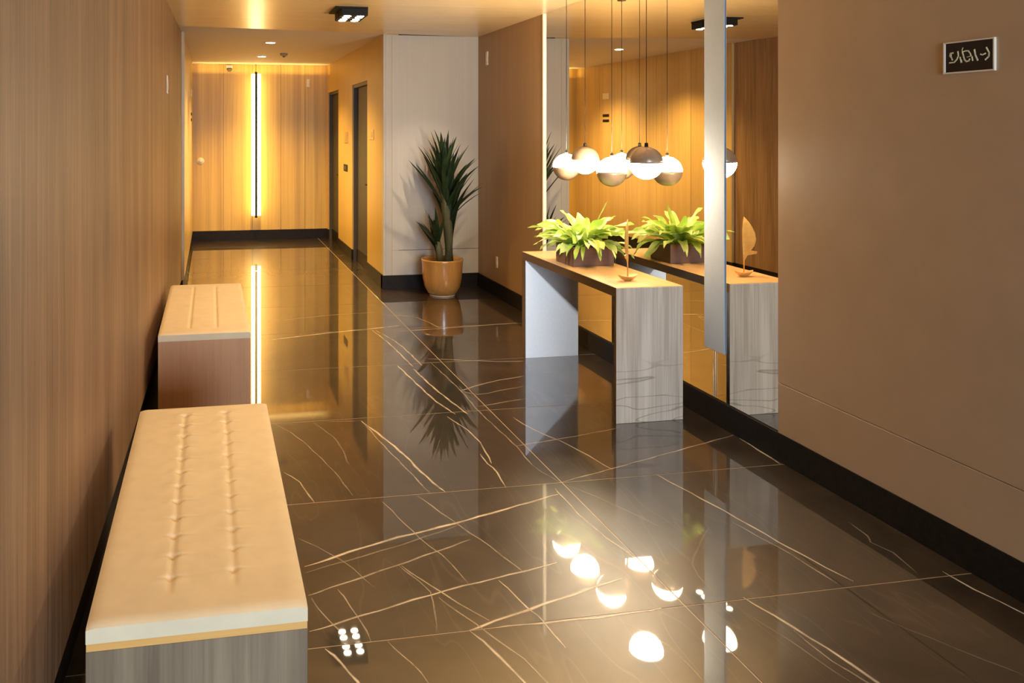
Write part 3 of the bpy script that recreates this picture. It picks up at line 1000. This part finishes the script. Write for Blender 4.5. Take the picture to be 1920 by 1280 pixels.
# ---------------------------------------------------------------- ceiling fittings
M['lens'] = flat('lit_spot_lens', (1, 0.95, 0.85), emit=(1.0, 0.82, 0.55), estr=22.0)
sp = thing('ceiling_spotlight', 'black surface mounted spotlight block with lit lenses on the lobby ceiling', 'lamp', (1.14, 6.98, ZC))
box('mounting_plate', (-0.155, -0.20, -0.012), (0.11, 0.20, 0.0), M['black'], sp)
for yy in (-0.105, 0.105):
    hd = box('lamp_head', (-0.105, yy - 0.088, -0.070), (0.11, yy + 0.088, -0.0125), M['black'], sp, 0.002)
    for xx in (-0.05, 0.055):
        for y2 in (-0.042, 0.042):
            lathe('lens', [(0, 0), (0.030, 0), (0.030, -0.003), (0, -0.004)], M['lens'], hd, 20, loc=(xx, yy + y2, -0.070))
light('spotlight_beam', 'SPOT', (1.14, 6.98, 2.58), 45, WARM, (0, 0, 0), spot_size=R(120), spot_blend=0.8, shadow_soft_size=0.08)
for lab, x, y in (('round lit downlight in the white ceiling, nearer of the two', 0.667, 9.744), ('round lit downlight in the white ceiling, nearer the far wall', 0.678, 11.589)):
    d = thing('downlight', lab, 'lamp', (x, y, ZC + 0.006), 'corridor downlights')
    lathe('trim_ring', [(0.050, 0), (0.075, 0), (0.073, -0.006), (0.050, -0.008)], M['cream'], d, 28)
    lathe('lens', [(0, -0.001), (0.049, -0.001), (0.049, -0.010), (0, -0.012)], M['lens'], d, 24)
    light('downlight_beam', 'SPOT', (x, y, 2.62), 230, GOLD, (0, 0, 0), spot_size=R(130), spot_blend=0.8, shadow_soft_size=0.05)
sm = thing('smoke_detector', 'small grey smoke detector on the white corridor ceiling', 'detector', (0.935, 11.13, ZC + 0.006))
lathe('housing', [(0, 0), (0.05, 0), (0.05, -0.018), (0.036, -0.035), (0, -0.037)], flat('grey_plastic', (0.30, 0.26, 0.20), rough=0.5), sm, 24)
lathe('sensor_cap', [(0, -0.0372), (0.018, -0.0372), (0.015, -0.05), (0, -0.05)], M['door_frame'], sm, 16)
ca = thing('security_camera', 'small pale dome camera at the top of the far wall', 'camera', (0.276, YF, 2.60))
box('bracket', (-0.045, -0.05, -0.012), (0.045, 0.0, 0.03), M['cream'], ca, 0.004)
lathe('dome', [(0.040, -0.012), (0.038, -0.035), (0.024, -0.056), (0, -0.062)], M['door_frame'], ca, 20, loc=(0, -0.048, 0))

# ---------------------------------------------------------------- plates, switches, keypad
def plate_x(name, label, cat, x, y, z, hw, hh, face, m, slot=None, group=None):
    """small plate on a wall facing +x (face=1) or -x (face=-1)"""
    t = thing(name, label, cat, (x, y, z), group)
    lo, hi = sorted((0, face * 0.008))
    box('plate', (lo, -hw, -hh), (hi, hw, hh), m, t, 0.002)
    lo, hi = sorted((face * 0.0082, face * 0.011))
    box('rocker', (lo, -hw * 0.55, -hh * 0.55), (hi, hw * 0.55, hh * 0.55), slot or m, t, 0.001)
    return t


plate_x('wall_plate', 'slim cream plate high on the left brown wall', 'switch', left_x(6.75) + 0.0005, 6.75, 2.005, 0.05, 0.070, 1, M['cream'])
plate_x('wall_plate', 'slim cream plate high on the brown wall beside the white wall', 'switch', XR - 0.0002, 8.42, 2.395, 0.032, 0.070, -1, M['cream'])
plate_x('socket_plate', 'slim cream socket plate low on the brown wall above the skirting', 'socket', XR - 0.0002, 8.11, 0.343, 0.024, 0.055, -1, M['cream'])
plate_x('call_plate', 'small brass plate between the two dark doors', 'switch', XC - 0.0002, 11.20, 1.562, 0.14, 0.075, -1, M['brass'])
plate_x('keypad', 'small black keypad between the two dark doors, below the brass plate', 'keypad', XC - 0.0002, 11.24, 1.157, 0.15, 0.045, -1, M['black'], M['door_grey'])
plate_x('brass_frame', 'square brass plate beside the nearer dark door', 'switch', XC - 0.0002, 9.38, 1.606, 0.13, 0.056, -1, M['brass'], M['oak_plain'])
plate_x('control_plate', 'pale control plate on the left corridor wall, seen in the mirror', 'switch', XL2 + 0.0002, 12.0, 2.17, 0.10, 0.045, 1, M['cream'])
plate_x('control_button', 'black upper button bar under the control plate, seen in the mirror', 'switch', XL2 + 0.0002, 12.0, 1.88, 0.10, 0.020, 1, M['black'])
plate_x('control_button', 'black lower button bar under the control plate, seen in the mirror', 'switch', XL2 + 0.0002, 12.0, 1.80, 0.10, 0.020, 1, M['black'])
fpz = thing('wall_plate', 'narrow cream plate high on the far golden wall', 'switch', (1.47, YF, 2.38))
box('plate', (-0.022, -0.010, -0.06), (0.022, 0, 0.06), M['cream'], fpz, 0.002)
box('rocker', (-0.016, -0.013, -0.035), (0.016, -0.0102, 0.035), M['cream'], fpz, 0.001)
rs = thing('round_switch', 'round cream switch on the left part of the far golden wall', 'switch', (-0.149, YF, 1.195))
lathe('plate', [(0, 0), (0.055, 0), (0.053, 0.010), (0, 0.012)], M['cream'], rs, 28, rot=(R(90), 0, 0))
lathe('knob', [(0, 0.0122), (0.025, 0.0122), (0.023, 0.024), (0, 0.026)], M['cream'], rs, 20, rot=(R(90), 0, 0))

# ---------------------------------------------------------------- sign on the near right wall
M['sign_black'] = flat('sign_black', (0.006, 0.006, 0.008), rough=0.3)
M['sign_letter'] = flat('sign_pale_yellow', (0.88, 0.86, 0.56), rough=0.5, noise=0.1)
SX = XR - 0.012
sg = thing('wall_sign', 'black wall sign with pale yellow characters and cream frame', 'sign', (SX - 0.0002, 2.7155, 1.928))
W2, H2 = 0.1105, 0.0605
box('sign_plate', (-0.006, -W2 + 0.004, -H2 + 0.004), (0, W2 - 0.004, H2 - 0.004), M['sign_black'], sg)
boxes('sign_frame', [((-0.010, -W2, -H2), (0, W2, -H2 + 0.006)), ((-0.010, -W2, H2 - 0.005), (0, W2, H2)), ((-0.010, -W2, -H2 + 0.006), (0, -W2 + 0.007, H2 - 0.005)), ((-0.010, W2 - 0.009, -H2 + 0.006), (0, W2, H2 - 0.005))], M['cream'], sg, 0.001)
GLYPHS = [
    (26, [(395, 578), (335, 588), (322, 645), (360, 690), (378, 735)]), (30, [(345, 600), (345, 650)]),
    (24, [(312, 800), (420, 785), (478, 722), (515, 640), (503, 545)]),
    (22, [(552, 670), (562, 720)]), (34, [(572, 735), (582, 780)]),
    (24, [(605, 560), (628, 640), (650, 720), (690, 762), (745, 745), (765, 705)]),
    (22, [(605, 555), (680, 528), (738, 528), (775, 585), (795, 635)]),
    (10, [(618, 460), (598, 500), (603, 555)]), (10, [(705, 665), (790, 640)]),
    (24, [(815, 655), (830, 740)]),
    (28, [(868, 500), (885, 610), (938, 728)]),
    (24, [(998, 598), (1040, 612), (1105, 580)]),
    (26, [(1122, 452), (1178, 560), (1172, 640), (1100, 715)]),
]


def sign_pt(x, y):
    u = (x - 175) / 1128.0
    t = 360 - 130 * u
    b_ = 1060 - 120 * u
    return Vector((-0.0064, W2 - u * 2 * W2, H2 - (y - t) / (b_ - t) * 2 * H2))


bm = bmesh.new()
for gi, (wpx, pts) in enumerate(GLYPHS):
    q = [sign_pt(*p) for p in pts]
    hw = wpx / 1128.0 * W2 * 1.05
    dz = -0.0006 - gi * 0.00003
    for a, b_ in zip(q, q[1:]):
        t = (b_ - a).normalized()
        nrm = Vector((0, -t.z, t.y))
        ring = [a + nrm * hw - t * hw * 0.5, b_ + nrm * hw + t * hw * 0.5, b_ - nrm * hw + t * hw * 0.5, a - nrm * hw - t * hw * 0.5]
        f0 = [bm.verts.new(v + Vector((dz, 0, 0))) for v in ring]
        f1 = [bm.verts.new(v + Vector((0.0003, 0, 0))) for v in ring]
        bm.faces.new(f0)
        for k in range(4):
            bm.faces.new((f0[k], f0[(k + 1) % 4], f1[(k + 1) % 4], f1[k]))
link('lettering', to_mesh('lettering', bm), M['sign_letter'], sg)
